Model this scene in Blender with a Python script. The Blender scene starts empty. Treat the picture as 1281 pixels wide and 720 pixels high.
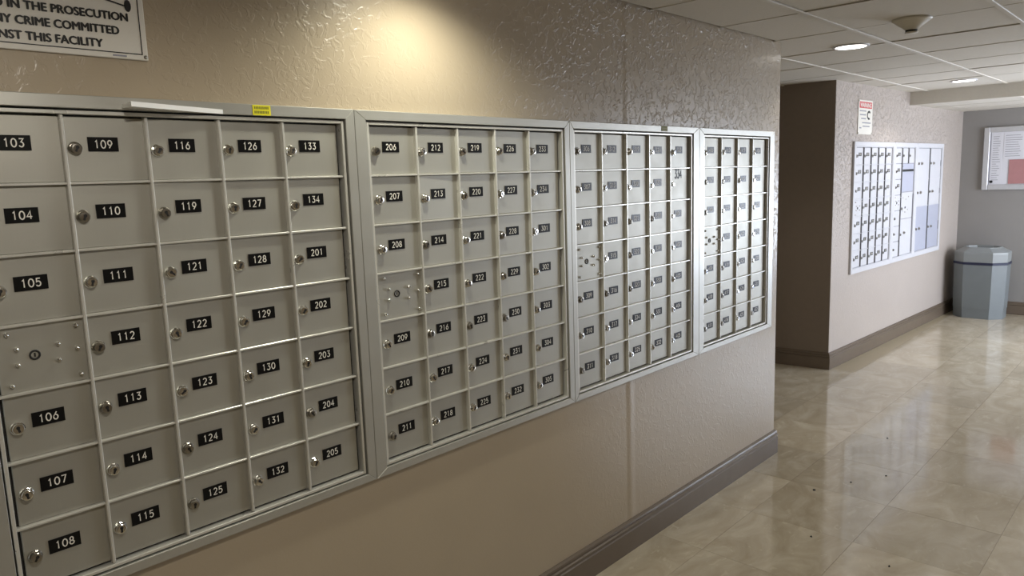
import bpy, bmesh, math, random
from mathutils import Vector, Matrix
random.seed(7)
S = bpy.context.scene
COL = S.collection
U = 0.137                       # one mailbox row pitch in metres
PI = math.pi

# ------------------------------------------------------------------ camera
def cam_setup():
    yaw, pit, rol = 0.8107, -0.1468, -0.0342
    F = Vector((math.sin(yaw)*math.cos(pit), math.cos(yaw)*math.cos(pit), math.sin(pit)))
    R = Vector((math.cos(yaw), -math.sin(yaw), 0)); Up = R.cross(F)
    R2 = R*math.cos(rol) + Up*math.sin(rol); U2 = -R*math.sin(rol) + Up*math.cos(rol)
    cd = bpy.data.cameras.new('camera'); co = bpy.data.objects.new('camera', cd); COL.objects.link(co)
    cd.sensor_width = 36; cd.lens = 920.36/1281*36; cd.clip_start = 0.02; cd.clip_end = 100
    m = Matrix((R2, U2, -F)).transposed().to_4x4()
    m.translation = Vector((-2.3274, -12.3039, 5.8402))*U
    co.matrix_world = m; S.camera = co
cam_setup()
S.view_settings.view_transform = 'Standard'; S.view_settings.look = 'None'
S.view_settings.gamma = 1; S.view_settings.use_curve_mapping = False
S.view_settings.exposure = 0.2

# ------------------------------------------------------------------ light
world = bpy.data.worlds.new('world'); S.world = world; world.use_nodes = True
bg = world.node_tree.nodes['Background']; bg.inputs[0].default_value = (0.55, 0.68, 1.0, 1); bg.inputs[1].default_value = 2.6

def area_light(name, loc, target, sx, sy, power, col):
    l = bpy.data.lights.new(name, 'AREA'); l.shape = 'RECTANGLE'; l.size = sx*U; l.size_y = sy*U
    l.energy = power; l.color = col
    o = bpy.data.objects.new(name, l); COL.objects.link(o); o.location = Vector(loc)*U
    d = (Vector(target)-Vector(loc)).normalized(); o.rotation_euler = d.to_track_quat('-Z', 'Z').to_euler()
    return o
# daylight arriving through the glazed entrance in the right-hand wall
area_light('daylight_entrance', (53.3, -22.6, 3.6), (53.3, 0, 0.5), 14.5, 11.0, 112, (0.90, 0.94, 1.0))
area_light('daylight_end_window', (65.0, -17.3, 2.0), (0, -14.0, 0.5), 7.5, 14.5, 95, (0.76, 0.86, 1.0))

FL, CE = -5.70, 10.60           # floor and ceiling levels (units)
X2, Y2, TH = 40.308, 3.117, -0.0424   # near corner and direction of the far left wall
X3 = 64.2
YR, XB = -22.0, -16.0           # right wall, wall behind the camera
SX, SZ = 52.3, 9.80             # lowered ceiling begins

# ------------------------------------------------------------------ materials
MATS = {}
def srgb(r, g, b):
    f = lambda c: (c/255/12.92) if c/255 <= .04045 else ((c/255+.055)/1.055)**2.4
    return (f(r), f(g), f(b), 1)
def new_mat(name):
    m = bpy.data.materials.new(name); m.use_nodes = True
    nt = m.node_tree; b = nt.nodes['Principled BSDF']; MATS[name] = m
    return m, nt, b
def N(nt, t, **kw):
    n = nt.nodes.new(t)
    for k, v in kw.items():
        if k in n.inputs.keys(): n.inputs[k].default_value = v
        else: setattr(n, k, v)
    return n
def simple(name, col, rough=.5, metal=0.0, spec=.5, noise=.06, nscale=25, bump=0.0):
    m, nt, b = new_mat(name)
    geo = N(nt, 'ShaderNodeNewGeometry'); ns = N(nt, 'ShaderNodeTexNoise', Scale=nscale, Detail=3.0)
    nt.links.new(geo.outputs['Position'], ns.inputs['Vector'])
    mx = N(nt, 'ShaderNodeMix', data_type='RGBA')
    c = srgb(*col)
    mx.inputs[6].default_value = tuple(x*(1-noise) for x in c[:3])+(1,)
    mx.inputs[7].default_value = tuple(min(1, x*(1+noise)) for x in c[:3])+(1,)
    nt.links.new(ns.outputs[0], mx.inputs[0]); nt.links.new(mx.outputs[2], b.inputs['Base Color'])
    b.inputs['Roughness'].default_value = rough; b.inputs['Metallic'].default_value = metal
    b.inputs['Specular IOR Level'].default_value = spec
    if bump:
        bp = N(nt, 'ShaderNodeBump', Strength=bump, Distance=.002)
        nt.links.new(ns.outputs[0], bp.inputs['Height']); nt.links.new(bp.outputs[0], b.inputs['Normal'])
    return m

def wall_mat(name, col, amp=1.0, rough=.28):
    """semi-gloss paint over hand trowelled knock-down plaster, one vertical drywall seam"""
    m, nt, b = new_mat(name); L = nt.links.new
    geo = N(nt, 'ShaderNodeNewGeometry')
    n1 = N(nt, 'ShaderNodeTexNoise', Scale=40.0, Detail=4.0, Roughness=.55, Distortion=.8)
    L(geo.outputs['Position'], n1.inputs['Vector'])
    r1 = N(nt, 'ShaderNodeMapRange', interpolation_type='SMOOTHSTEP'); r1.inputs[1].default_value = .50; r1.inputs[2].default_value = .60
    L(n1.outputs[0], r1.inputs[0])
    n2 = N(nt, 'ShaderNodeTexNoise', Scale=3.2, Detail=2.0); L(geo.outputs['Position'], n2.inputs['Vector'])
    sep = N(nt, 'ShaderNodeSeparateXYZ'); L(geo.outputs['Position'], sep.inputs[0])
    rz = N(nt, 'ShaderNodeMapRange', interpolation_type='SMOOTHSTEP')        # plaster is smoother low down
    rz.inputs[1].default_value = -.10; rz.inputs[2].default_value = .95; rz.inputs[3].default_value = .10; rz.inputs[4].default_value = 1.0
    L(sep.outputs[2], rz.inputs[0])
    rp = N(nt, 'ShaderNodeMapRange'); rp.inputs[1].default_value = .35; rp.inputs[2].default_value = .65; rp.inputs[3].default_value = .7; rp.inputs[4].default_value = 1.15
    L(n2.outputs[0], rp.inputs[0])
    m1 = N(nt, 'ShaderNodeMath', operation='MULTIPLY'); L(r1.outputs[0], m1.inputs[0]); L(rz.outputs[0], m1.inputs[1])
    m2 = N(nt, 'ShaderNodeMath', operation='MULTIPLY'); L(m1.outputs[0], m2.inputs[0]); L(rp.outputs[0], m2.inputs[1])
    rx = N(nt, 'ShaderNodeMapRange', interpolation_type='SMOOTHSTEP')        # rougher trowelling towards the corner and beyond
    rx.inputs[1].default_value = 11*U; rx.inputs[2].default_value = 18*U; rx.inputs[3].default_value = .5; rx.inputs[4].default_value = 3.8
    L(sep.outputs[0], rx.inputs[0])
    m5 = N(nt, 'ShaderNodeMath', operation='MULTIPLY'); L(m2.outputs[0], m5.inputs[0]); L(rx.outputs[0], m5.inputs[1]); m2 = m5
    # seam at x = 15.75 units
    dx = N(nt, 'ShaderNodeMath', operation='SUBTRACT'); L(sep.outputs[0], dx.inputs[0]); dx.inputs[1].default_value = 15.75*U
    ab = N(nt, 'ShaderNodeMath', operation='ABSOLUTE'); L(dx.outputs[0], ab.inputs[0])
    sm = N(nt, 'ShaderNodeMapRange', interpolation_type='SMOOTHSTEP'); sm.inputs[1].default_value = 0; sm.inputs[2].default_value = .035; sm.inputs[3].default_value = 2.6; sm.inputs[4].default_value = 0
    L(ab.outputs[0], sm.inputs[0])
    ad = N(nt, 'ShaderNodeMath', operation='ADD'); L(m2.outputs[0], ad.inputs[0]); L(sm.outputs[0], ad.inputs[1])
    n3 = N(nt, 'ShaderNodeTexNoise', Scale=180.0, Detail=2.0); L(geo.outputs['Position'], n3.inputs['Vector'])
    m3 = N(nt, 'ShaderNodeMath', operation='MULTIPLY_ADD'); L(n3.outputs[0], m3.inputs[0]); m3.inputs[1].default_value = .22; L(ad.outputs[0], m3.inputs[2])
    bp = N(nt, 'ShaderNodeBump', Strength=.5*amp, Distance=.0016); L(m3.outputs[0], bp.inputs['Height']); L(bp.outputs[0], b.inputs['Normal'])
    mx = N(nt, 'ShaderNodeMix', data_type='RGBA'); c = srgb(*col)
    mx.inputs[6].default_value = tuple(x*.93 for x in c[:3])+(1,); mx.inputs[7].default_value = tuple(x*1.05 for x in c[:3])+(1,)
    L(n2.outputs[0], mx.inputs[0]); L(mx.outputs[2], b.inputs['Base Color'])
    b.inputs['Roughness'].default_value = rough; b.inputs['Specular IOR Level'].default_value = .5
    return m

def brushed(name, col, rough, metal, var=.05):
    m, nt, b = new_mat(name); L = nt.links.new
    tc = N(nt, 'ShaderNodeNewGeometry'); mp = N(nt, 'ShaderNodeMapping'); mp.inputs['Scale'].default_value = (260, 260, 9)
    L(tc.outputs['Position'], mp.inputs[0])
    ns = N(nt, 'ShaderNodeTexNoise', Scale=1.0, Detail=2.0); L(mp.outputs[0], ns.inputs['Vector'])
    n2 = N(nt, 'ShaderNodeTexNoise', Scale=14.0, Detail=3.0); L(tc.outputs['Position'], n2.inputs['Vector'])
    oi = N(nt, 'ShaderNodeObjectInfo')
    a = N(nt, 'ShaderNodeMath', operation='MULTIPLY_ADD'); L(ns.outputs[0], a.inputs[0]); a.inputs[1].default_value = .5; L(n2.outputs[0], a.inputs[2])
    a2 = N(nt, 'ShaderNodeMath', operation='MULTIPLY_ADD'); L(oi.outputs['Random'], a2.inputs[0]); a2.inputs[1].default_value = .7; L(a.outputs[0], a2.inputs[2])
    mr = N(nt, 'ShaderNodeMapRange'); mr.inputs[1].default_value = .3; mr.inputs[2].default_value = 1.9; L(a2.outputs[0], mr.inputs[0])
    mx = N(nt, 'ShaderNodeMix', data_type='RGBA'); c = srgb(*col)
    mx.inputs[6].default_value = tuple(x*(1-var) for x in c[:3])+(1,); mx.inputs[7].default_value = tuple(min(1, x*(1+var)) for x in c[:3])+(1,)
    L(mr.outputs[0], mx.inputs[0]); L(mx.outputs[2], b.inputs['Base Color'])
    rr = N(nt, 'ShaderNodeMapRange'); rr.inputs[3].default_value = rough-.05; rr.inputs[4].default_value = rough+.08; L(n2.outputs[0], rr.inputs[0]); L(rr.outputs[0], b.inputs['Roughness'])
    bp = N(nt, 'ShaderNodeBump', Strength=.05, Distance=.0003); L(ns.outputs[0], bp.inputs['Height']); L(bp.outputs[0], b.inputs['Normal'])
    b.inputs['Metallic'].default_value = metal
    return m

def marble(name):
    m, nt, b = new_mat(name); L = nt.links.new
    tc = N(nt, 'ShaderNodeNewGeometry'); oi = N(nt, 'ShaderNodeObjectInfo')
    mul = N(nt, 'ShaderNodeVectorMath', operation='SCALE'); L(oi.outputs['Random'], mul.inputs['Scale']); mul.inputs[0].default_value = (13, 29, 7)
    add = N(nt, 'ShaderNodeVectorMath', operation='ADD'); L(tc.outputs['Position'], add.inputs[0]); L(mul.outputs[0], add.inputs[1])
    mp = N(nt, 'ShaderNodeMapping'); mp.inputs['Scale'].default_value = (2.2, 3.4, 1); L(add.outputs[0], mp.inputs[0])
    n1 = N(nt, 'ShaderNodeTexNoise', Scale=1.6, Detail=7.0, Roughness=.62, Distortion=1.2); L(mp.outputs[0], n1.inputs['Vector'])
    cr = N(nt, 'ShaderNodeValToRGB'); L(n1.outputs[0], cr.inputs[0])
    e = cr.color_ramp.elements; e[0].position = .28; e[0].color = srgb(162, 150, 128); e[1].position = .72; e[1].color = srgb(194, 184, 165)
    k = e.new(.5); k.color = srgb(178, 167, 146)
    vo = N(nt, 'ShaderNodeTexVoronoi', Scale=2.4); vo.inputs['Randomness'].default_value = 1.0; L(mp.outputs[0], vo.inputs['Vector'])
    n4 = N(nt, 'ShaderNodeTexNoise', Scale=5.5, Detail=3.0, Distortion=1.5); L(mp.outputs[0], n4.inputs['Vector'])
    fr = N(nt, 'ShaderNodeMapRange', interpolation_type='SMOOTHSTEP'); fr.inputs[1].default_value = .62; fr.inputs[2].default_value = .70; fr.inputs[4].default_value = .4; L(n4.outputs[0], fr.inputs[0])
    mx = N(nt, 'ShaderNodeMix', data_type='RGBA'); L(fr.outputs[0], mx.inputs[0]); L(cr.outputs[0], mx.inputs[6]); mx.inputs[7].default_value = srgb(204, 194, 172)
    hv = N(nt, 'ShaderNodeHueSaturation'); L(mx.outputs[2], hv.inputs['Color'])
    vr = N(nt, 'ShaderNodeMapRange'); vr.inputs[3].default_value = .90; vr.inputs[4].default_value = 1.08; L(oi.outputs['Random'], vr.inputs[0]); L(vr.outputs[0], hv.inputs['Value'])
    L(hv.outputs[0], b.inputs['Base Color'])
    r = N(nt, 'ShaderNodeMapRange'); r.inputs[3].default_value = .05; r.inputs[4].default_value = .13; L(n1.outputs[0], r.inputs[0]); L(r.outputs[0], b.inputs['Roughness'])
    bp = N(nt, 'ShaderNodeBump', Strength=.10, Distance=.001); L(n4.outputs[0], bp.inputs['Height']); L(bp.outputs[0], b.inputs['Normal'])
    b.inputs['Specular IOR Level'].default_value = .6
    return m

def emit(name, col, st):
    m, nt, b = new_mat(name)
    b.inputs['Base Color'].default_value = (.9, .9, .9, 1)
    b.inputs['Emission Color'].default_value = col; b.inputs['Emission Strength'].default_value = st
    return m

M_wall = wall_mat('beige_plaster', (172, 158, 136))
M_wall2 = wall_mat('beige_plaster_far', (180, 170, 162), 1.7, .28)
M_alc = simple('shaded_alcove_paint', (122, 110, 98), .6)  # wall paint darkened to carry the shade inside the alcove
M_greywall = simple('grey_paint', (140, 137, 134), .6, noise=.04, nscale=6)
M_base = simple('brown_gloss_paint', (104, 92, 80), .26, noise=.08, nscale=14, bump=.04)
M_grout = simple('grout', (160, 148, 124), .4)
M_tile = marble('polished_marble')
M_ctile = simple('ceiling_board', (206, 201, 191), .8, noise=.05, nscale=60, bump=.25)
M_tee = simple('ceiling_tee_paint', (205, 200, 190), .45)
M_tee_d = simple('ceiling_void', (40, 38, 35), .9)
M_alu = brushed('brushed_aluminium', (170, 168, 159), .45, .55)
M_frame = brushed('frame_aluminium', (180, 179, 172), .38, .55, .03)
M_lip = brushed('polished_aluminium', (214, 213, 206), .28, .45, .03)
M_dark = simple('dark_recess', (34, 32, 29), .7)
M_chrome = simple('chrome', (220, 219, 215), .16, 1.0, noise=.04, nscale=300)
M_worn = simple('worn_chrome', (160, 156, 148), .28, 1.0, noise=.15, nscale=400)
M_key = simple('keyway_black', (18, 17, 16), .6)
M_plate = simple('engraved_black_plastic', (16, 16, 17), .30, spec=.22, noise=.02)
M_digit = simple('engraved_white', (225, 222, 212), .5)
M_signw = simple('sign_white', (222, 218, 208), .42, noise=.03)
M_signk = simple('sign_black', (22, 21, 21), .5)
M_signr = simple('sign_red', (196, 62, 66), .5)
M_yellow = simple('yellow_sticker', (222, 214, 20), .5)
M_olive = simple('olive_sticker', (128, 122, 40), .5)
M_stk = simple('sticker_print', (120, 120, 20), .6)
M_wht = simple('white_enamel', (196, 196, 200), .45, noise=.03)
M_bluerefl = brushed('blue_reflection_enamel', (180, 183, 198), .4, .25, .02)  # bluish reflection on the lower locker doors, put into the enamel colour
M_divshade = simple('shaded_divider_metal', (118, 118, 120), .5, .3)  # dark grey paints in the shaded sides of the far-unit dividers
M_litstrip = simple('lit_strip_metal', (240, 240, 236), .45, .2)  # strip metal lightened to show the light its front edge catches
M_can = simple('grey_plastic', (110, 116, 118), .42, noise=.05, nscale=12)
M_can2 = simple('grey_plastic_lid', (130, 134, 134), .42, noise=.05, nscale=12)
M_bag = simple('navy_bag_plastic', (30, 34, 58), .35)
M_paper = simple('paper_white', (214, 214, 220), .8, noise=.03)
M_line = simple('paper_print', (150, 150, 158), .8)
M_pink = simple('paper_pink', (172, 124, 124), .8)
M_bframe = simple('board_frame_aluminium', (196, 196, 198), .35, .3)
M_lamp = emit('lamp_lens', (1.0, .96, .90, 1), 6.0)
M_det = simple('detector_plastic', (206, 202, 190), .45)
M_sea = simple('concrete_outside', (150, 150, 148), .8)

# ------------------------------------------------------------------ helpers (all sizes in units, scaled by U on build)
def box(bm, x0, x1, y0, y1, z0, z1, mi=0):
    r = bmesh.ops.create_cube(bm, size=1)
    for v in r['verts']:
        v.co = Vector((x0+(v.co.x+.5)*(x1-x0), y0+(v.co.y+.5)*(y1-y0), z0+(v.co.z+.5)*(z1-z0)))
    for f in {f for v in r['verts'] for f in v.link_faces}: f.material_index = mi
    return r['verts']
def quad(bm, pts, mi=0):
    f = bm.faces.new([bm.verts.new(p) for p in pts]); f.material_index = mi; return f
def prism(bm, outline, axis_pts, mi=0, cap=True):
    """outline: list of local 2D points -> function giving 3D at each of axis_pts (list of callables)"""
    rings = [[bm.verts.new(fn(*p)) for p in outline] for fn in axis_pts]
    n = len(outline)
    for a, b in zip(rings, rings[1:]):
        for i in range(n):
            bm.faces.new((a[i], a[(i+1) % n], b[(i+1) % n], b[i])).material_index = mi
    if cap:
        bm.faces.new(rings[0][::-1]).material_index = mi; bm.faces.new(rings[-1]).material_index = mi
def lathe_y(bm, prof, cx=0, cz=0, n=16, mi=0):
    """prof: (radius, y) list, revolved about the Y axis; front towards -y"""
    rings = []
    for r, y in prof:
        if r < 1e-6: rings.append([bm.verts.new((cx, y, cz))])
        else: rings.append([bm.verts.new((cx+r*math.cos(2*PI*i/n), y, cz+r*math.sin(2*PI*i/n))) for i in range(n)])
    _skin(bm, rings, n, mi)
def lathe_z(bm, prof, cx=0, cy=0, n=24, mi=0, ph=0):
    rings = []
    for r, z in prof:
        if r < 1e-6: rings.append([bm.verts.new((cx, cy, z))])
        else: rings.append([bm.verts.new((cx+r*math.cos(ph+2*PI*i/n), cy+r*math.sin(ph+2*PI*i/n), z)) for i in range(n)])
    _skin(bm, rings, n, mi)
def _skin(bm, rings, n, mi):
    for a, b in zip(rings, rings[1:]):
        for i in range(n):
            j = (i+1) % n
            if len(a) == 1 and len(b) == 1: continue
            if len(a) == 1: f = bm.faces.new((a[0], b[j], b[i]))
            elif len(b) == 1: f = bm.faces.new((a[i], a[j], b[0]))
            else: f = bm.faces.new((a[i], a[j], b[j], b[i]))
            f.material_index = mi; f.smooth = True
def finish(bm, name, mats, bev=0):
    if bev:
        bmesh.ops.bevel(bm, geom=[e for e in bm.edges if len(e.link_faces) == 2], offset=bev, segments=1, affect='EDGES')
    bmesh.ops.recalc_face_normals(bm, faces=bm.faces)
    bmesh.ops.scale(bm, vec=(U, U, U), verts=bm.verts)
    me = bpy.data.meshes.new(name); bm.to_mesh(me); bm.free()
    for m in (mats if isinstance(mats, (list, tuple)) else [mats]): me.materials.append(m)
    return me
def link(name, me, parent=None, loc=(0, 0, 0), rot=(0, 0, 0)):
    o = bpy.data.objects.new(name, me); COL.objects.link(o); o.parent = parent
    o.location = Vector(loc)*U; o.rotation_euler = rot
    return o
def obj(name, bm, mats, parent=None, loc=(0, 0, 0), rot=(0, 0, 0), bev=0):
    return link(name, finish(bm, name, mats, bev), parent, loc, rot)
def tag(o, label=None, cat=None, group=None, kind=None):
    if label: o['label'] = label
    if cat: o['category'] = cat
    if group: o['group'] = group
    if kind: o['kind'] = kind
    return o
def empty(name, loc, rz=0):
    o = bpy.data.objects.new(name, None); COL.objects.link(o); o.location = Vector(loc)*U
    o.rotation_euler = (0, 0, rz); o.empty_display_size = .05
    return o
def B(): return bmesh.new()
def struct(name, bm, m, label, cat, bev=0):
    return tag(obj(name, bm, m, bev=bev), label, cat, None, 'structure')

def text_into(bm, s, x, z, h, y, width=None, bold=.02, mi=0, align='LEFT', shear=0):
    """flat lettering lying in an XZ plane, cap height h, baseline z, optional width; faces -Y"""
    cu = bpy.data.curves.new('t', 'FONT'); cu.body = s; cu.size = 1; cu.offset = bold; cu.resolution_u = 3; cu.shear = shear
    ob = bpy.data.objects.new('t', cu); COL.objects.link(ob)
    dg = bpy.context.evaluated_depsgraph_get(); me = bpy.data.meshes.new_from_object(ob.evaluated_get(dg))
    xs = [v.co.x for v in me.vertices]; w = max(xs)-min(xs); x_0 = min(xs)
    k = h/.70; kx = (width/w) if width else k
    base = {'LEFT': x, 'CENTER': x-w*kx/2, 'RIGHT': x-w*kx}[align]
    vs = [bm.verts.new((base+(v.co.x-x_0)*kx, y, z+v.co.y*k)) for v in me.vertices]
    for p in me.polygons:
        try: f = bm.faces.new([vs[i] for i in p.vertices]); f.material_index = mi
        except ValueError: pass
    bpy.data.objects.remove(ob); bpy.data.curves.remove(cu); bpy.data.meshes.remove(me)

# single-stroke engraved numerals, drawn in a 1 x 1.4 box
def arc(cx, cy, rx, ry, a0, a1, n=8):
    return [(cx+rx*math.cos(math.radians(a0+(a1-a0)*i/n)), cy+ry*math.sin(math.radians(a0+(a1-a0)*i/n))) for i in range(n+1)]
GL = {
 '0': [arc(.5, .7, .5, .7, 90, 450, 14)],
 '1': [[(.25, 1.12), (.55, 1.4), (.55, 0)]],
 '2': [arc(.5, 1.0, .42, .4, 160, -30, 8)+[(.05, 0), (.95, 0)]],
 '3': [[(.1, 1.4), (.9, 1.4), (.45, .85)]+arc(.45, .43, .45, .42, 85, -155, 8)],
 '4': [[(.7, 0), (.7, 1.4), (0, .42), (1, .42)]],
 '5': [[(.88, 1.4), (.18, 1.4), (.12, .8)]+arc(.45, .46, .47, .45, 120, -150, 8)],
 '6': [[(.75, 1.4), (.12, .65)]+arc(.5, .44, .45, .44, 150, 510, 12)],
 '7': [[(.02, 1.4), (.95, 1.4), (.35, 0)]],
 '8': [arc(.5, 1.04, .36, .36, -90, 270, 10), arc(.5, .36, .46, .36, 90, 450, 10)],
 '9': [arc(.5, .96, .45, .44, 0, 360, 12)+[(.9, .75), (.3, 0)]],
}
def numerals(bm, s, cx, cz, h, y, wt, mi, gap=.45, asp=.78):
    k = h/1.4; kx = k*asp; tot = (len(s)+gap*(len(s)-1))*kx; x = cx-tot/2
    for ch in s:
        for pl in GL[ch]:
            pts = [Vector((x+p[0]*kx, 0, cz-h/2+p[1]*k)) for p in pl]
            n = len(pts); closed = (pts[0]-pts[-1]).length < 1e-5
            L_, R_ = [], []
            for i, p in enumerate(pts):
                a = pts[i-1] if i else (pts[-2] if closed else p); c = pts[i+1] if i < n-1 else (pts[1] if closed else p)
                d1 = (p-a).normalized() if (p-a).length > 1e-9 else (c-p).normalized()
                d2 = (c-p).normalized() if (c-p).length > 1e-9 else d1
                t = (d1+d2); t = t.normalized() if t.length > .2 else d2
                nn = Vector((-t.z, 0, t.x)); sc = min(1.6, 1/max(.5, nn.dot(Vector((-d1.z, 0, d1.x)))))
                L_.append(bm.verts.new((p.x+nn.x*wt/2*sc, y, p.z+nn.z*wt/2*sc))); R_.append(bm.verts.new((p.x-nn.x*wt/2*sc, y, p.z-nn.z*wt/2*sc)))
            for i in range(n-1):
                f = bm.faces.new((L_[i], L_[i+1], R_[i+1], R_[i])); f.material_index = mi
        x += (1+gap)*kx

# ------------------------------------------------------------------ setting
# floor: grout bed + individual marble tiles
bm = B(); box(bm, XB-1, X3+2, YR-2, 14, FL-.6, FL-.014)
floor = struct('floor', bm, M_grout, 'polished beige marble tile floor of the corridor', 'floor')
TP = 3.34
tb = B(); box(tb, -TP/2+.005, TP/2-.005, -TP/2+.005, TP/2-.005, -.1, 0)
tile_me = finish(tb, 'tile', M_tile)
x = 20.37-TP*9+TP/2
ntile = 0
while x < X3+1:
    y = -5.0-TP*4-TP/2
    while y < 12:
        if (y < 1.5 or 27.5 < x < 40.5 or (y < 3 and x > 40)) and (y > YR) and x > -10 and not (x < 26 and y > .5):
            link('tile', tile_me, floor, (x, y, FL+random.uniform(-.003, .0)), (0, 0, random.choice((0, PI/2, PI, -PI/2)))); ntile += 1
        y += TP
    x += TP

# ceiling: boards in a painted tee grid
bm = B(); box(bm, XB-1, SX, YR-2, 14, CE+.25, CE+.8); box(bm, SX, X3+2, YR-2, 14, SZ+.25, SZ+.8)
ceiling = struct('ceiling', bm, M_tee_d, 'dropped ceiling of off-white boards in a metal grid', 'ceiling')
PXc, PYc = 4.2, 4.37
cb = B(); box(cb, -PXc/2+.03, PXc/2-.03, -PYc/2+.03, PYc/2-.03, 0.0, .12); board_me = finish(cb, 'ceiling_board', M_ctile, bev=.015)
gx = [21.2+PXc*k for k in range(-6, 7)]; gy = [-2.74+PYc*k for k in range(-4, 4)]
for i in range(len(gx)-1):
    for j in range(len(gy)-1):
        cx, cy = (gx[i]+gx[i+1])/2, (gy[j]+gy[j+1])/2
        if cy-PYc/2 > .1 and cx+PXc/2 < 26: continue
        if cy+PYc/2 > .1 and cx+PXc/2 < 26.3 and cy-PYc/2 < 0:
            b_ = B(); box(b_, -PXc/2+.03, PXc/2-.03, -PYc/2+.03, -.05-cy, 0, .12); obj('ceiling_board', b_, M_ctile, ceiling, (cx, cy, CE+.01)); continue
        link('ceiling_board', board_me, ceiling, (cx, cy, CE+random.uniform(.0, .035)))
def strip_board(x0, x1, y0, y1, z):
    b_ = B(); box(b_, x0+.02, x1-.02, y0+.02, y1-.02, z, z+.12); obj('ceiling_board', b_, M_ctile, ceiling, bev=.012)
for j in range(len(gy)-1): strip_board(gx[-1], SX, gy[j], gy[j+1], CE+.01)
for j in range(len(gy)-1): strip_board(XB, gx[0], gy[j], gy[j+1], CE+.01)
lx = [SX, 56.4, 60.4, X3]
for i in range(3):
    for j in range(2, len(gy)-2): strip_board(lx[i], lx[i+1], gy[j]-.6, gy[j+1]-.6, SZ+.01)
for y in gy:                                   # long main tees
    b_ = B()
    box(b_, XB, SX, y-.075, y+.075, CE-.035, CE+.02)
    obj('main_tee', b_, M_tee, ceiling, bev=.01)
for x in gx:                                   # cross tees
    for j in range(len(gy)-1):
        if gy[j] > .1 and x < 26: continue
        b_ = B(); box(b_, x-.045, x+.045, gy[j]+.08, gy[j+1]-.08, CE-.006, CE+.02); obj('cross_tee', b_, M_tee, ceiling)
b_ = B(); box(b_, SX, X3, -3.4, -3.26, SZ-.03, SZ+.02); obj('main_tee', b_, M_tee, ceiling)
for x in lx[1:-1]:
    b_ = B(); box(b_, x-.045, x+.045, -10, 3, SZ-.006, SZ+.02); obj('cross_tee', b_, M_tee, ceiling)
bm = B(); box(bm, SX-.18, SX+.02, YR, 3.4, SZ-.04, CE+.2)
struct('trim_1', bm, M_ctile, 'painted vertical drop face where the ceiling steps down near the far end', 'soffit', bev=.015)

# walls
bm = B()                                       # built round the niche that takes the recessed units
for x0, x1, y0, z0, z1 in ((XB, 26.04, .07, FL-.3, -.15), (XB, 26.04, .07, 7.15, CE+.3), (XB, -.22, .07, -.15, 7.15), (25.22, 26.04, .07, -.15, 7.15), (-.22, 25.22, .30, -.15, 7.15)):
    vs = [(x0, y0, z0), (x1, y0, z0), (x1, y0, z1), (x0, y0, z1)]
    quad(bm, vs)
for a, b in (((-.22, -.15), (25.22, -.15)), ((25.22, -.15), (25.22, 7.15)), ((25.22, 7.15), (-.22, 7.15)), ((-.22, 7.15), (-.22, -.15))):
    quad(bm, [(a[0], .07, a[1]), (b[0], .07, b[1]), (b[0], .30, b[1]), (a[0], .30, a[1])])
quad(bm, [(26.04, .07, FL-.3), (26.04, 13.5, FL-.3), (26.04, 13.5, CE+.3), (26.04, .07, CE+.3)])
quad(bm, [(XB, 13.5, FL-.3), (XB, .07, FL-.3), (XB, .07, CE+.3), (XB, 13.5, CE+.3)])
quad(bm, [(XB, 13.5, FL-.3), (26.04, 13.5, FL-.3), (26.04, 13.5, CE+.3), (XB, 13.5, CE+.3)])
bmesh.ops.remove_doubles(bm, verts=bm.verts, dist=1e-4)
struct('wall_left', bm, M_wall, 'long beige textured wall that carries the four large mailbox units', 'wall')
def W2(s, o, z):                               # point on the far left wall: s along, o out of it towards the room
    return Vector((X2+s*math.cos(TH)+o*math.sin(TH), Y2+s*math.sin(TH)-o*math.cos(TH), z))
bm = B()
def w2box(bm, s0, s1, o0, o1, z0, z1, mi=0):
    vs = box(bm, s0, s1, o0, o1, z0, z1, mi)
    for v in vs: v.co = W2(v.co.x, v.co.y, v.co.z)
w2box(bm, 0, 24.5, -10.5, 0, FL-.3, CE+.3)
# the narrow side of this block, seen as the dark wall of the alcove, leans slightly towards the camera
struct('wall_left_far', bm, [M_wall2], 'beige textured wall beyond the alcove with the white mailbox units', 'wall')
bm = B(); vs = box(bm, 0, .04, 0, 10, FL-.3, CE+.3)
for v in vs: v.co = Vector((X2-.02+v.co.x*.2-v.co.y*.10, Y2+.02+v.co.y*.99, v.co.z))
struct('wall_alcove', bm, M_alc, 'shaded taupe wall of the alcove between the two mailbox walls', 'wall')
bm = B(); box(bm, 25, 42, 12.5, 13.4, FL-.3, CE+.3)
struct('wall_alcove_back', bm, M_alc, 'back wall of the alcove hidden behind the corner', 'wall')
bm = B(); box(bm, X3, X3+.6, -13.6, 6, FL-.3, CE+.3); box(bm, X3, X3+.6, YR-1, -13.6, 9.0, CE+.3); box(bm, X3, X3+.6, YR-1, -21.2, FL-.3, CE+.3)
struct('wall_far', bm, M_greywall, 'grey end wall behind the waste bin and the notice board', 'wall')
bm = B()
WX0, WX1, WZ1 = 46.0, 60.6, 9.2
box(bm, XB, WX0, YR-.6, YR, FL-.3, CE+.3); box(bm, WX1, X3+.5, YR-.6, YR, FL-.3, CE+.3); box(bm, WX0, WX1, YR-.6, YR, WZ1, CE+.3)
struct('wall_right', bm, M_wall, 'right-hand wall with the glazed entrance, outside the frame', 'wall')
bm = B(); box(bm, XB-.6, XB, YR-1, 2, FL-.3, CE+.3)
struct('wall_back', bm, M_wall, 'wall at the near end of the corridor behind the viewer', 'wall')
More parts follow.
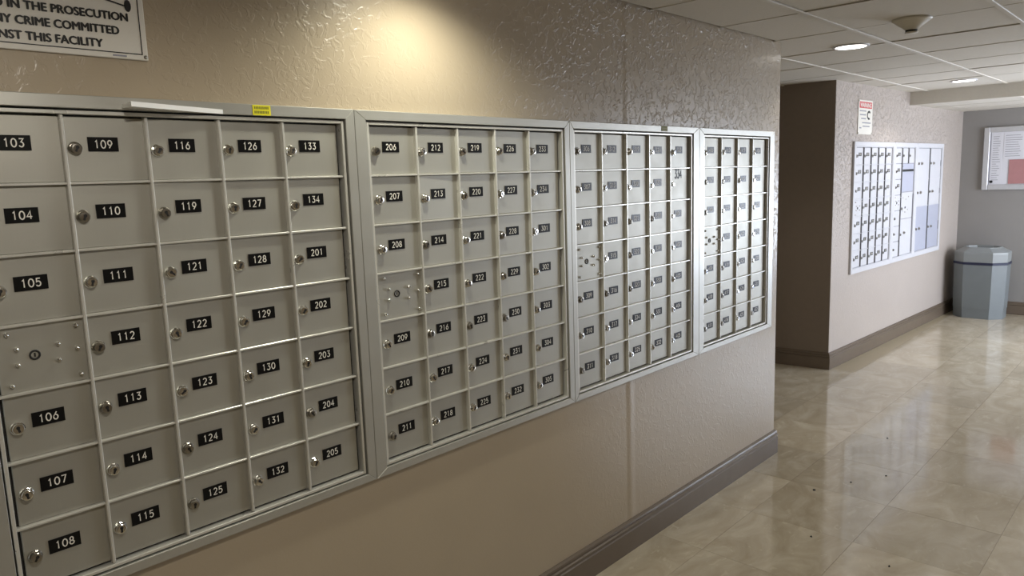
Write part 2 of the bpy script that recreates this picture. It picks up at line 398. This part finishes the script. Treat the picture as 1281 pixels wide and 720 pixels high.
# glazed entrance (outside the frame on the right, the source of the daylight)
bm = B()
for i in range(5):
    x = WX0+(WX1-WX0)*i/4; box(bm, x-.14, x+.14, YR-.5, YR-.1, FL, WZ1)
for z in (FL+.15, 1.2, WZ1-.15): box(bm, WX0, WX1, YR-.45, YR-.15, z-.12, z+.12)
struct('window_1', bm, M_bframe, 'aluminium framed glazed entrance outside the frame', 'window')

bm = B()
for y in (-21.1, -17.4, -13.7): box(bm, X3+.1, X3+.5, y-.14, y+.14, FL, 9.0)
for z in (FL+.15, 1.2, 8.85): box(bm, X3+.15, X3+.45, -21.2, -13.6, z-.12, z+.12)
struct('window_2', bm, M_bframe, 'aluminium framed end window outside the frame', 'window')

def base_profile():                            # (out, up) going round, unit heights
    return [(0, 0), (.13, 0), (.13, .66), (.10, .69), (.10, .72), (.135, .74), (.135, .80), (.085, .83), (.085, .86), (.10, .88), (.09, .935), (.03, .98), (0, .98)]
def baseboard(name, fns, label):
    bm = B(); prism(bm, base_profile(), fns); struct(name, bm, M_base, label, 'baseboard')
baseboard('baseboard_left', [lambda o, u: Vector((XB, .07-o, FL+u)), lambda o, u: Vector((26.04+o, .07-o, FL+u)), lambda o, u: Vector((26.04+o, 12.5, FL+u))], 'brown moulded baseboard along the foot of the long mailbox wall')
baseboard('baseboard_left_far', [lambda o, u: Vector((X2-.02-10*.1-o, Y2+10, FL+u)), lambda o, u: W2(-o, o, FL+u), lambda o, u: W2(23.7, o, FL+u)], 'brown moulded baseboard below the white mailbox units and into the alcove')
baseboard('baseboard_far', [lambda o, u: Vector((X3-o, 2.1, FL+u)), lambda o, u: Vector((X3-o, -13.5, FL+u))], 'brown baseboard along the grey end wall')

# ------------------------------------------------------------------ mailbox hardware shared meshes
A = 1.1877
DY = .085                      # door face depth behind the divider front (y = 0)
def door_mesh(w, h, m, name='mailbox_door'):
    bm = B(); g = .020
    box(bm, g, w-g, 0, .05, g, h-g)
    return finish(bm, name, m, bev=.010)
def lock_mesh(m):
    bm = B()
    lathe_y(bm, [(.100, 0), (.100, -.018), (.086, -.034), (.078, -.034), (.078, -.088), (.070, -.097), (.052, -.100), (0, -.100)], n=16, mi=0)
    box(bm, -.015, .015, -.104, -.095, -.052, .02, 1)
    lathe_y(bm, [(.026, -.095), (.026, -.105), (0, -.105)], 0, .018, n=8, mi=1)
    for f in bm.faces: f.smooth = False
    return finish(bm, 'lock', [m, M_key])
LOCKS = [lock_mesh(M_chrome), lock_mesh(M_chrome), lock_mesh(M_worn)]
def screw_mesh():
    bm = B(); lathe_y(bm, [(.034, 0), (.034, -.02), (.024, -.05), (0, -.058)], n=10); return finish(bm, 'screw', M_chrome)
SCREW = screw_mesh()
def cyl_mesh():
    bm = B(); lathe_y(bm, [(.075, 0), (.075, -.012), (.055, -.014), (.05, .0), (.035, .004), (0, .004)], n=16, mi=0)
    box(bm, -.012, .012, -.004, .003, -.03, .03, 1)
    return finish(bm, 'lock', [M_key, M_dark])
CYL = cyl_mesh()

def frame_rails(root, x0, x1, z0, z1, ix0, ix1, iz0, iz1, mat, fy=-.055, back=.12):
    """mitred outer flange: four rails, each its own part, then the thin inner lip and dark reveal"""
    def rail(p, q, ip, iq):
        bm = B()
        lo = [Vector((p[0], 0, p[1])), Vector((q[0], 0, q[1])), Vector((iq[0], 0, iq[1])), Vector((ip[0], 0, ip[1]))]
        a = [bm.verts.new((v.x, fy, v.z)) for v in lo]; b = [bm.verts.new((v.x, back, v.z)) for v in lo]
        bm.faces.new(a); bm.faces.new(b[::-1])
        for i in range(4): bm.faces.new((a[i], b[i], b[(i+1) % 4], a[(i+1) % 4]))
        obj('frame_rail', bm, mat, root, bev=.008)
    rail((x0, z0), (x1, z0), (ix0, iz0), (ix1, iz0)); rail((x1, z0), (x1, z1), (ix1, iz0), (ix1, iz1))
    rail((x1, z1), (x0, z1), (ix1, iz1), (ix0, iz1)); rail((x0, z1), (x0, z0), (ix0, iz1), (ix0, iz0))

def inner_lip(root, x0, x1, z0, z1, w, mat, fy=-.02):
    for (a, b, c, d) in ((x0, x0+w, z0, z1), (x1-w, x1, z0, z1), (x0+w, x1-w, z1-w, z1), (x0+w, x1-w, z0, z0+w)):
        bm = B(); box(bm, a, b, fy, .16, c, d); obj('inner_lip', bm, mat, root, bev=.007)

def plate(parent, s, x, z, w=.44, h=.215, y=-.012, wt=.017, hh=.115):
    bm = B(); box(bm, x-w/2, x+w/2, y, .004, z-h/2, z+h/2, 0)
    numerals(bm, s, x, z, hh, y-.003, wt, 1)
    obj('number_plate', bm, [M_plate, M_digit], parent)

def master_panel(root, x, z, w, h, mat, y=DY):
    bm = B(); g = .02; box(bm, g, w-g, -.01, .04, g, h-g)
    d = obj('master_lock_panel', bm, mat, root, (x, y, z), bev=.008)
    d['label'] = 'plain panel with a centre lock and eight screws'
    link('lock', CYL, d, (.49*w/A, -.011, .53))
    for sx, sz in ((.17, .88), (.27, .65), (.265, .42), (.16, .13), (.80, .64), (.79, .40), (1.05, .53), (1.06, .88), (1.06, .13)):
        link('screw', SCREW, d, (sx*w/A, -.01, sz), (0, random.random()*3, 0))
    return d

def unit(name, label, X, cols, numbers, outer, ajar={}, sticker=None, big={}, no_plate=()):
    """numbers: per column list from the top; None = master lock panel"""
    root = empty(name, (X, 0, 0)); tag(root, label, 'mailboxes')
    W = cols*A; ox0, ox1 = outer[0]-X, outer[1]-X; Z0, Z1 = -.27, 7.28
    bm = B(); box(bm, ox0+.1, ox1-.1, .155, .21, Z0+.1, Z1-.1); obj('back_box', bm, M_dark, root)
    lw = .055
    ix0, ix1, iz0, iz1 = -.105, W+.105, -.085, 7.06
    frame_rails(root, ox0+.004, ox1-.004, Z0, Z1, ix0-.02, ix1+.02, iz0-.015, iz1+.03, M_frame)
    inner_lip(root, ix0+.01, ix1-.01, iz0+.01, iz1-.0, lw, M_lip)
    dw = .052
    for c in range(1, cols):
        bm = B(); box(bm, c*A-dw/2, c*A+dw/2, 0, .15, iz0+.07, iz1-.06); obj('divider', bm, M_lip, root, bev=.012)
    for r in range(1, 7):
        bm = B(); box(bm, -.03, W+.03, .012, .15, r-.019, r+.019); obj('shelf_strip', bm, M_lip, root, bev=.007)
    dm = door_mesh(A, 1, M_alu)
    for c in range(cols):
        for k, s in enumerate(numbers[c]):
            r = 6-k; x0 = c*A
            if s is None: master_panel(root, x0, r, A, 1, M_alu); continue
            aj = ajar.get((c, k), random.uniform(-.003, .007))
            d = link('mailbox_door', dm, root, (x0+A, DY, r), (0, 0, 0))
            # doors hinge on their right edge: mesh is shifted so the hinge is the origin
            d.rotation_euler = (random.uniform(-.004, .004), 0, aj)
            link('lock', random.choice(LOCKS), d, (.155-A, 0, .50+random.uniform(-.015, .015)), (random.uniform(-.10, .10), random.uniform(-.9, .9), random.uniform(-.14, .10)))
            if s in big:
                bm = B(); numerals(bm, s, .58-A, .82, .26, -.006, .05, 0, .28, .62)
                o = obj('number_sticker', bm, M_signk, d); o['label'] = 'large black stick-on numerals'
            else: plate(d, s, .56+random.uniform(-.012, .012)-A, .575+random.uniform(-.012, .012), .43+random.uniform(-.01, .01))
    dm.transform(Matrix.Translation((-A*U, 0, 0)))
    if sticker:
        sx0, sx1, sz0, sz1, m_ = sticker
        bm = B(); box(bm, sx0-X, sx1-X, -.062, -.054, sz0, sz1, 0)
        n = 9
        for i in range(n):
            for rr in (0, 1):
                xx = sx0-X+.03+(sx1-sx0-.06)*i/n
                box(bm, xx, xx+(sx1-sx0-.06)/n*.7, -.0635, -.061, sz0+.03+rr*.075, sz0+.075+rr*.075, 1)
        o = obj('sticker', bm, [m_, M_stk], root); o['label'] = 'small yellow printed sticker' if m_ is M_yellow else 'small olive sticker'
    return root

def rng(a, n): return [str(a+i) for i in range(n)]
u1 = unit('mailbox_unit', 'nearest large aluminium mailbox unit numbered 103 to 205, beside the bent strip', 0, 5,
     [['103', '104', '105', None, '106', '107', '108'], rng(109, 7), ['116', '119', '121', '122', '123', '124', '125'], rng(126, 7), ['133', '134']+rng(201, 5)],
     (-.36, 6.27), {(2, 1): .035, (2, 2): .04}, (4.16, 4.5, 7.095, 7.27, M_yellow))
# pried-out top strip of the first unit
bm = B()
n = 12; pts = []  # bends further out at its free left end
for i in range(n+1):
    t = i/n; x = 2.02+t*1.60; out = .06+.38*(1-t)**1.1; z = 7.165-.02*t
    pts.append((x, out, z))
for (xa, oa, za), (xb, ob_, zb) in zip(pts, pts[1:]):
    a = [(xa, -oa, za-.055), (xa, -oa, za+.02), (xa, -.03, za+.0), (xa, -.03, za-.05)]
    b = [(xb, -ob_, zb-.055), (xb, -ob_, zb+.02), (xb, -.03, zb+.0), (xb, -.03, zb-.05)]
    va = [bm.verts.new(p) for p in a]; vb = [bm.verts.new(p) for p in b]
    for i in range(4): bm.faces.new((va[i], va[(i+1) % 4], vb[(i+1) % 4], vb[i]))
    if xa < 2.03: bm.faces.new(va)
    if xb > 3.6: bm.faces.new(vb[::-1])
bmesh.ops.remove_doubles(bm, verts=bm.verts, dist=1e-4)
o = obj('bent_strip', bm, M_litstrip, u1); o['label'] = 'bright metal strip pried away from the frame'

u2 = unit('mailbox_unit', 'second large aluminium mailbox unit, numbered 206 to 305, readable plates', 6.665, 5,
     [['206', '207', '208', None, '209', '210', '211'], rng(212, 7), rng(219, 7), rng(226, 7), ['233', '234']+rng(301, 5)],
     (6.27, 12.93), {(1, 1): .045})
u3 = unit('mailbox_unit', 'third large aluminium mailbox unit with stick-on number 334 and olive sticker', 13.2226, 5,
     [['306', '307', '308', None, '309', '310', '311'], rng(312, 7), rng(319, 7), rng(326, 7), ['333', '334']+rng(401, 5)],
     (12.93, 19.66), {(4, 0): .05, (2, 0): .03, (3, 1): -.0}, (17.35, 17.70, 7.12, 7.27, M_olive), {'334': 1})
u4 = unit('mailbox_unit', 'narrow four-column aluminium mailbox unit at the end of the long wall', 20.096, 4,
     [['406', '407', '408', None, '409', '410', '411'], rng(412, 7), rng(419, 7), rng(426, 7)],
     (19.66, 25.36), {(1, 0): .02, (2, 1): .03})

# ------------------------------------------------------------------ white units on the far wall
def far_root(name, s, label):
    r = empty(name, W2(s, 0, 0), TH); tag(r, label, 'mailboxes'); return r
def far_shell(root, w, mat):
    Z0, Z1 = -.45, 7.32
    bm = B(); box(bm, .05, w-.05, -.02, .0, Z0+.1, Z1-.1); obj('back_box', bm, M_line, root)
    frame_rails(root, 0.003, w-.003, Z0, Z1, .27, w-.27, Z0+.27, Z1-.27, mat, -.13, .0)
    inner_lip(root, .27, w-.27, Z0+.27, Z1-.27, .05, mat, -.10)
    return .33, w-.33, Z0+.33, Z1-.33
def fdoor(root, x0, x1, z0, z1, mat, num=None, y=-.05, lockx=.14, lockz=.5, name='mailbox_door'):
    bm = B(); g = .022; box(bm, g, x1-x0-g, -.0, .04, g, z1-z0-g)
    d = obj(name, bm, mat, root, (x0, y, z0), bev=.008)
    if lockx is not None:
        link('lock', LOCKS[2], d, (lockx, 0, (z1-z0)*lockz), (0, random.uniform(-.5, .5), 0))
    if num:
        bm = B(); w = x1-x0; xc = w*.58; box(bm, xc-.2, xc+.2, -.012, 0, (z1-z0)*.6-.1, (z1-z0)*.6+.1, 0)
        numerals(bm, num, xc, (z1-z0)*.6, .12, -.015, .018, 1); obj('number_plate', bm, [M_plate, M_digit], d)
    return d
def strips(root, xs, zs, mat, xr=None):
    for x in xs: 
        bm = B(); box(bm, x-.025, x+.025, -.12, -.01, zs[0], zs[1]); obj('divider', bm, mat, root, bev=.006)
f1 = far_root('mailbox_unit', 2.52, 'leftmost white mailbox unit on the far wall, five columns of small doors')
a0, a1, b0, b1 = far_shell(f1, 6.55, M_wht)
cw, rh = (a1-a0)/5, (b1-b0)/7
num = 501
for c in range(5):
    for r in range(7):
        zt = b1-r*rh
        if c == 0 and r == 3:
            bm = B(); box(bm, .02, cw-.02, -.01, .04, .02, rh-.02); d = obj('master_lock_panel', bm, M_wht, f1, (a0, -.05, zt-rh), bev=.008)
            link('lock', CYL, d, (cw*.45, -.011, rh*.5))
            for sx, sz in ((.15, .85), (.25, .62), (.25, .38), (.15, .12), (.7, .62), (.7, .38), (.95, .85), (.95, .12)): link('screw', SCREW, d, (sx*cw, -.01, sz*rh))
            continue
        fdoor(f1, a0+c*cw, a0+(c+1)*cw, zt-rh, zt, M_wht, str(num)); num += 1
strips(f1, [a0+cw*c for c in range(1, 5)], (b0, b1), M_divshade)
for r in range(1, 7):
    bm = B(); box(bm, a0, a1, -.10, -.01, b0+r*rh-.02, b0+r*rh+.02); obj('shelf_strip', bm, M_wht, f1)

f2 = far_root('mailbox_unit', 2.52+6.55, 'middle white unit on the far wall, with a dark outgoing mail slot')
a0, a1, b0, b1 = far_shell(f2, 4.25, M_wht)
cw = (a1-a0)/3
for r in range(7):
    zt = b1-r*rh
    if r == 3:
        bm = B(); box(bm, .02, cw-.02, -.01, .04, .02, rh-.02); d = obj('master_lock_panel', bm, M_wht, f2, (a0, -.05, zt-rh), bev=.008)
        link('lock', CYL, d, (cw*.45, -.011, rh*.5))
        for sx, sz in ((.15, .85), (.25, .62), (.25, .38), (.7, .62), (.7, .38), (.95, .85)): link('screw', SCREW, d, (sx*cw, -.01, sz*rh))
    else: fdoor(f2, a0, a0+cw, zt-rh, zt, M_wht, str(536+r) if r < 3 else None)
for c in (1, 2): fdoor(f2, a0+c*cw, a0+(c+1)*cw, b1-rh, b1, M_wht, None)
d = fdoor(f2, a0+cw, a1, b1-2.85*rh, b1-rh, M_bluerefl, None, lockx=None, name='outgoing_mail_panel')
bm = B(); box(bm, .12, 2*cw-.12, -.03, .01, 1.35, 1.50); obj('mail_slot', bm, M_key, d)
bm = B(); box(bm, .12, .30, -.012, 0, 1.65, 1.75); obj('tab', bm, M_line, d)
d = fdoor(f2, a0+cw, a1, b1-4.6*rh, b1-2.85*rh, M_wht, None, lockx=None, name='master_lock_panel')
link('lock', CYL, d, (.95, -.011, .75)); link('lock', LOCKS[2], d, (.2, 0, .7))
for sx, sz in ((.5, 1.4), (1.0, 1.3), (1.5, 1.45), (.4, .55), (.9, .45), (1.4, .6)): link('screw', SCREW, d, (sx, -.003, sz))
d = fdoor(f2, a0+cw, a1, b0, b1-4.6*rh, M_wht, None, lockz=.58, name='parcel_door')
link('lock', LOCKS[2], d, (.9, 0, 1.5))
strips(f2, [a0+cw], (b0, b1), M_divshade)
strips(f2, [a0+2*cw], (b1-rh, b1), M_divshade)
bm = B(); box(bm, a1-.04, a1, -.115, -.05, b0+.1, b1-3*rh); obj('hinge', bm, M_line, f2)

f3 = far_root('parcel_locker_unit', 2.52+6.55+4.25, 'white parcel locker unit with six tall doors, nearest the waste bin')
f3['category'] = 'lockers'
a0, a1, b0, b1 = far_shell(f3, 5.75, M_wht)
cw = (a1-a0)/2
cuts = [b1, b1-(b1-b0)*.295, b1-(b1-b0)*.56, b0]
for c in range(2):
    for r in range(3):
        d = fdoor(f3, a0+c*cw, a0+(c+1)*cw, cuts[r+1], cuts[r], M_wht if r < 2 else M_bluerefl, None, lockx=.2, lockz=.5, name='parcel_door')
        link('lock', LOCKS[2], d, (.85, 0, (cuts[r]-cuts[r+1])*.5))
        if c == 1:
            bm = B(); h = cuts[r]-cuts[r+1]; box(bm, cw-.07, cw-.025, -.04, 0, h*.4, h*.6); obj('hinge', bm, M_line, d)
for z in cuts[1:3]:
    bm = B(); box(bm, a0, a1, -.075, -.01, z-.025, z+.025); obj('shelf_strip', bm, M_wht, f3)
strips(f3, [a0+cw], (b0, b1), M_divshade)

# ------------------------------------------------------------------ signs
sg = empty('security_sign', (0, .07, 0)); tag(sg, 'white security notice with black capitals about prosecution and crime, above the nearest unit', 'sign')
bm = B(); box(bm, .02, 2.52, -.05, -.01, 7.87, 9.66); obj('sign_panel', bm, M_signw, sg, bev=.01)
bm = B(); bw = .014; yb0, yb1 = -.056, -.045
sx0, sx1, sz0, sz1 = .12, 2.44, 7.95, 9.57
box(bm, sx0, sx1, yb0, yb1, sz0, sz0+bw); box(bm, sx0, sx1, yb0, yb1, sz1-bw, sz1); box(bm, sx0, sx0+bw, yb0, yb1, sz0, sz1); box(bm, sx1-bw, sx1, yb0, yb1, sz0, sz1)
obj('border_line', bm, M_signk, sg)
bm = B()
SIGN_LINES = [('USED IN THE PROSECUTION', 2.265, 8.435, .115, 1.99), ('OF ANY CRIME COMMITTED', 2.12, 8.225, .115, 1.95), ('AGAINST THIS FACILITY', 1.87, 8.015, .115, 1.70)]
for s, xr, z, h, w in SIGN_LINES:
    for i, (ox, oz) in enumerate(((0, 0), (-.009, 0), (.009, 0), (0, .005), (0, -.005))): text_into(bm, s, xr+ox, z+oz, h, -.056-.0004*i, w, 0, 0, 'RIGHT')
obj('lettering', bm, M_signk, sg)
bm = B()
for p, q_, w in (((1.6, 8.80), (2.26, 8.655), .012),):
    d = Vector((q_[0]-p[0], 0, q_[1]-p[1])).normalized(); nn = Vector((-d.z, 0, d.x))*w
    quad(bm, [(p[0]+nn.x, -.056, p[1]+nn.z), (q_[0]+nn.x, -.056, q_[1]+nn.z), (q_[0]-nn.x, -.056, q_[1]-nn.z), (p[0]-nn.x, -.056, p[1]-nn.z)])
bm.faces.new([bm.verts.new((2.285+.05*math.cos(i*PI/10), -.056, 8.665+.09*math.sin(i*PI/10))) for i in range(20)])
obj('pictogram', bm, M_signk, sg)
bm = B(); lathe_y(bm, [(.03, -.045), (.03, -.06), (.0, -.07)], 2.48, 7.92, 10); obj('screw', bm, M_worn, sg)
bm = B(); box(bm, 2.0, 2.2, -.053, -.045, 7.90, 7.925); obj('imprint_line', bm, M_line, sg)

ws = empty('warning_sign', W2(3.1, 0, 0), TH); tag(ws, 'small white notice with red WARNING heading above the white mailboxes', 'sign')
wz0, wz1 = 7.75, 9.72; ww = 2.15
bm = B(); box(bm, 0, ww, -.04, -.0, wz0, wz1); obj('sign_panel', bm, M_signw, ws)
bm = B(); box(bm, .14, ww-.12, -.046, -.035, wz1-.46, wz1-.1); obj('header', bm, M_signr, ws)
bm = B(); text_into(bm, 'WARNING', ww/2, wz1-.40, .24, -.050, 1.7, .03, 0, 'CENTER'); obj('lettering', bm, M_signw, ws)
bm = B()
for x0, x1, z in ((.2, 1.15, -.62), (.25, 1.15, -.84), (.45, 1.15, -1.06), (.6, 1.9, -1.30), (.7, 1.75, -1.50), (.2, .5, -1.60)):
    box(bm, x0, x1, -.045, -.035, wz1+z-.035, wz1+z+.035)
obj('print_lines', bm, M_line, ws)
bm = B(); a = arc(1.6, wz1-.85, .3, .27, 40, 300, 10); b_ = arc(1.6, wz1-.85, .17, .15, 40, 300, 10)
for i in range(10): quad(bm, [(a[i][0], -.045, a[i][1]), (a[i+1][0], -.045, a[i+1][1]), (b_[i+1][0], -.045, b_[i+1][1]), (b_[i][0], -.045, b_[i][1])])
obj('pictogram', bm, M_key, ws)
for x, z in ((.06, wz1-.06), (.06, wz0+.06), (ww-.06, wz0+.06)):
    bm = B(); lathe_y(bm, [(.05, -.03), (.05, -.05), (0, -.06)], x, z, 8); obj('screw', bm, M_worn, ws)

# ------------------------------------------------------------------ ceiling fixtures
def downlight(x, y, z, label, power=9, col=(1, .86, .66), spot=True, ang=138, blend=.35):
    t = empty('downlight', (x, y, z)); tag(t, label, 'ceiling light', 'recessed round downlights')
    bm = B(); lathe_z(bm, [(.56, -.03), (.59, -.05), (.67, -.045), (.69, .0), (.67, .02)], n=32); obj('trim_ring', bm, M_wht, t)
    bm = B(); lathe_z(bm, [(.58, -.035), (.45, -.045), (0, -.05)], n=32); obj('lens', bm, M_lamp, t)
    l = bpy.data.lights.new('bulb', 'SPOT'); l.energy = power; l.color = col; l.spot_size = math.radians(ang); l.spot_blend = blend; l.shadow_soft_size = .05
    o = bpy.data.objects.new('bulb', l); COL.objects.link(o); o.parent = t; o.location = (0, 0, -.10*U)
    return t
CEs = CE-.0
downlight(29.1, -1.45, CEs, 'round recessed downlight glowing white, nearer of the two in view', 13, (1, .95, .88))
downlight(47.7, -1.40, CEs, 'round recessed downlight glowing white, farther one close to the ceiling drop', 15, (1, .96, .92))
downlight(7.7, -1.8, CEs, 'round recessed downlight above the second mailbox unit, outside the frame', 34, (1, .985, .83), ang=146, blend=.75)
downlight(0.5, -9.5, CEs, 'added fill light above the viewer, outside the frame', 50, (1, .94, .84), ang=170)  # unseen lamp added as fill for the near end of the wall
downlight(26.0, -13.0, CEs, 'added fill light over the middle of the lobby, outside the frame', 34, (1, .93, .82), ang=170)  # second unseen lamp, added to fill the lobby with a wide beam

dt = empty('smoke_detector', (25.15, -4.72, CE)); tag(dt, 'off-white conical smoke detector on the ceiling between the tees', 'smoke detector')
bm = B(); lathe_z(bm, [(0, .02), (.58, .02), (.60, -.04), (.55, -.08), (.52, -.10)], n=28); obj('base', bm, M_det, dt)
bm = B(); lathe_z(bm, [(.52, -.09), (.44, -.16), (.28, -.27), (.20, -.36), (.19, -.36)], n=28); obj('cone', bm, M_det, dt)
bm = B(); lathe_z(bm, [(.175, -.33), (.175, -.42)], n=20); obj('vent_band', bm, M_dark, dt)
bm = B(); lathe_z(bm, [(.20, -.42), (.20, -.45), (0, -.46)], n=20); obj('cap', bm, M_det, dt)

# ------------------------------------------------------------------ waste bin
cn = empty('waste_bin', (62.25, -.10, FL)); tag(cn, 'grey octagonal waste bin with navy bag edge in the far corner', 'bin')
def octo(w, d, c): return [(-w+c, -d), (w-c, -d), (w, -d+c), (w, d-c), (w-c, d), (-w+c, d), (-w, d-c), (-w, -d+c)]
def oring(prof, n=8):
    bm = B(); rings = []
    for k, z in prof:
        rings.append([bm.verts.new((px*k, py*k, z)) for px, py in octo(1.5, 1.74, .80)])
    for a, b in zip(rings, rings[1:]):
        for i in range(8): bm.faces.new((a[i], a[(i+1) % 8], b[(i+1) % 8], b[i]))
    return bm, rings
bm, r = oring([(.93, .0), (.94, .72), (.955, .72), (.99, 4.05)]); bm.faces.new(r[0]); obj('body', bm, M_can, cn)
bm, r = oring([(1.0, 4.05), (1.015, 4.06), (1.02, 4.22), (1.0, 4.24)]); obj('bag_edge', bm, M_bag, cn)
bm, r = oring([(.99, 4.2), (1.0, 4.85), (.99, 4.98), (.70, 5.26), (.68, 5.32), (.60, 5.32), (.58, 5.0)]); obj('lid', bm, M_can2, cn)
bm, r = oring([(.60, 5.05), (.3, 5.05)]); bm.faces.new(r[1]); obj('opening', bm, M_dark, cn)

# ------------------------------------------------------------------ notice board on the far wall
nb = empty('notice_board', (X3, 0, 0)); tag(nb, 'aluminium framed glass notice board on the grey end wall', 'notice board')
by0, by1, bz0, bz1 = .60, -8.5, 3.78, 8.48
bm = B(); box(bm, -.10, 0, by1+.1, by0-.1, bz0+.1, bz1-.1); obj('backing', bm, M_paper, nb)
fw = .40
for (ya, yb, za, zb) in ((by0-fw, by0, bz0, bz1), (by1, by1+fw, bz0, bz1), (by1+fw, by0-fw, bz1-fw, bz1), (by1+fw, by0-fw, bz0, bz0+fw)):
    bm = B(); box(bm, -.24, 0, ya, yb, za, zb); obj('frame_rail', bm, M_bframe, nb, bev=.04)
bm = B(); box(bm, -.16, -.10, by1+fw, by1+fw+.06, bz0+fw, bz1-fw); box(bm, -.16, -.10, by0-fw-.07, by0-fw, bz0+fw, bz1-fw); obj('inner_bead', bm, M_line, nb)
bm = B(); lathe_y(bm, [(.1, 0), (.1, -.05), (0, -.05)], 0, 0, 12)
o = obj('lock', bm, M_key, nb, (-.13, by0-.62, bz0+.62), (0, 0, -PI/2))
pg = 'notices pinned in the end wall notice board'
def paper(y0, y1, z0, z1, m, label, lines=True, x=X3-.105):
    bm = B(); box(bm, x-.012, x, y1, y0, z0, z1, 0)
    if lines:
        z = z1-.18
        while z > z0+.15:
            box(bm, x-.016, x-.010, y1+.10+random.uniform(0, .25), y0-.10, z-.025, z+.015, 1); z -= .17
    tag(obj('notice_sheet', bm, [m, M_line]), label, 'paper', pg)
paper(.10, -.62, 4.35, 7.95, M_paper, 'tall white printed sheet at the left edge of the notice board')
paper(-.70, -1.95, 6.10, 8.0, M_paper, 'white printed sheet above the pink one in the notice board')
paper(-1.10, -2.70, 4.22, 6.02, M_pink, 'pink blank sheet low in the notice board', False, X3-.125)

# ------------------------------------------------------------------ grit on the floor
for x, y, s in ((0, 0, 0),) and ((23.4, -2.63, .075), (24.9, -3.4, .045), (26.3, -4.2, .04), (19.9, -3.9, .045), (19.55, -6.3, .05), (30.5, -3.0, .05)):
    bm = B(); vs = [bm.verts.new((s*random.uniform(.6, 1.2)*math.cos(i*1.05), s*random.uniform(.5, 1)*math.sin(i*1.05), 0)) for i in range(6)]
    vt = [bm.verts.new((v.co.x*.6, v.co.y*.6, .035)) for v in vs]
    bm.faces.new(vt); bm.faces.new(vs[::-1])
    for i in range(6): bm.faces.new((vs[i], vs[(i+1) % 6], vt[(i+1) % 6], vt[i]))
    tag(obj('grit_speck', bm, M_key, None, (x, y, FL)), 'tiny dark speck of grit on the polished marble floor', 'grit', 'dark specks on the floor')
print('tiles', ntile)
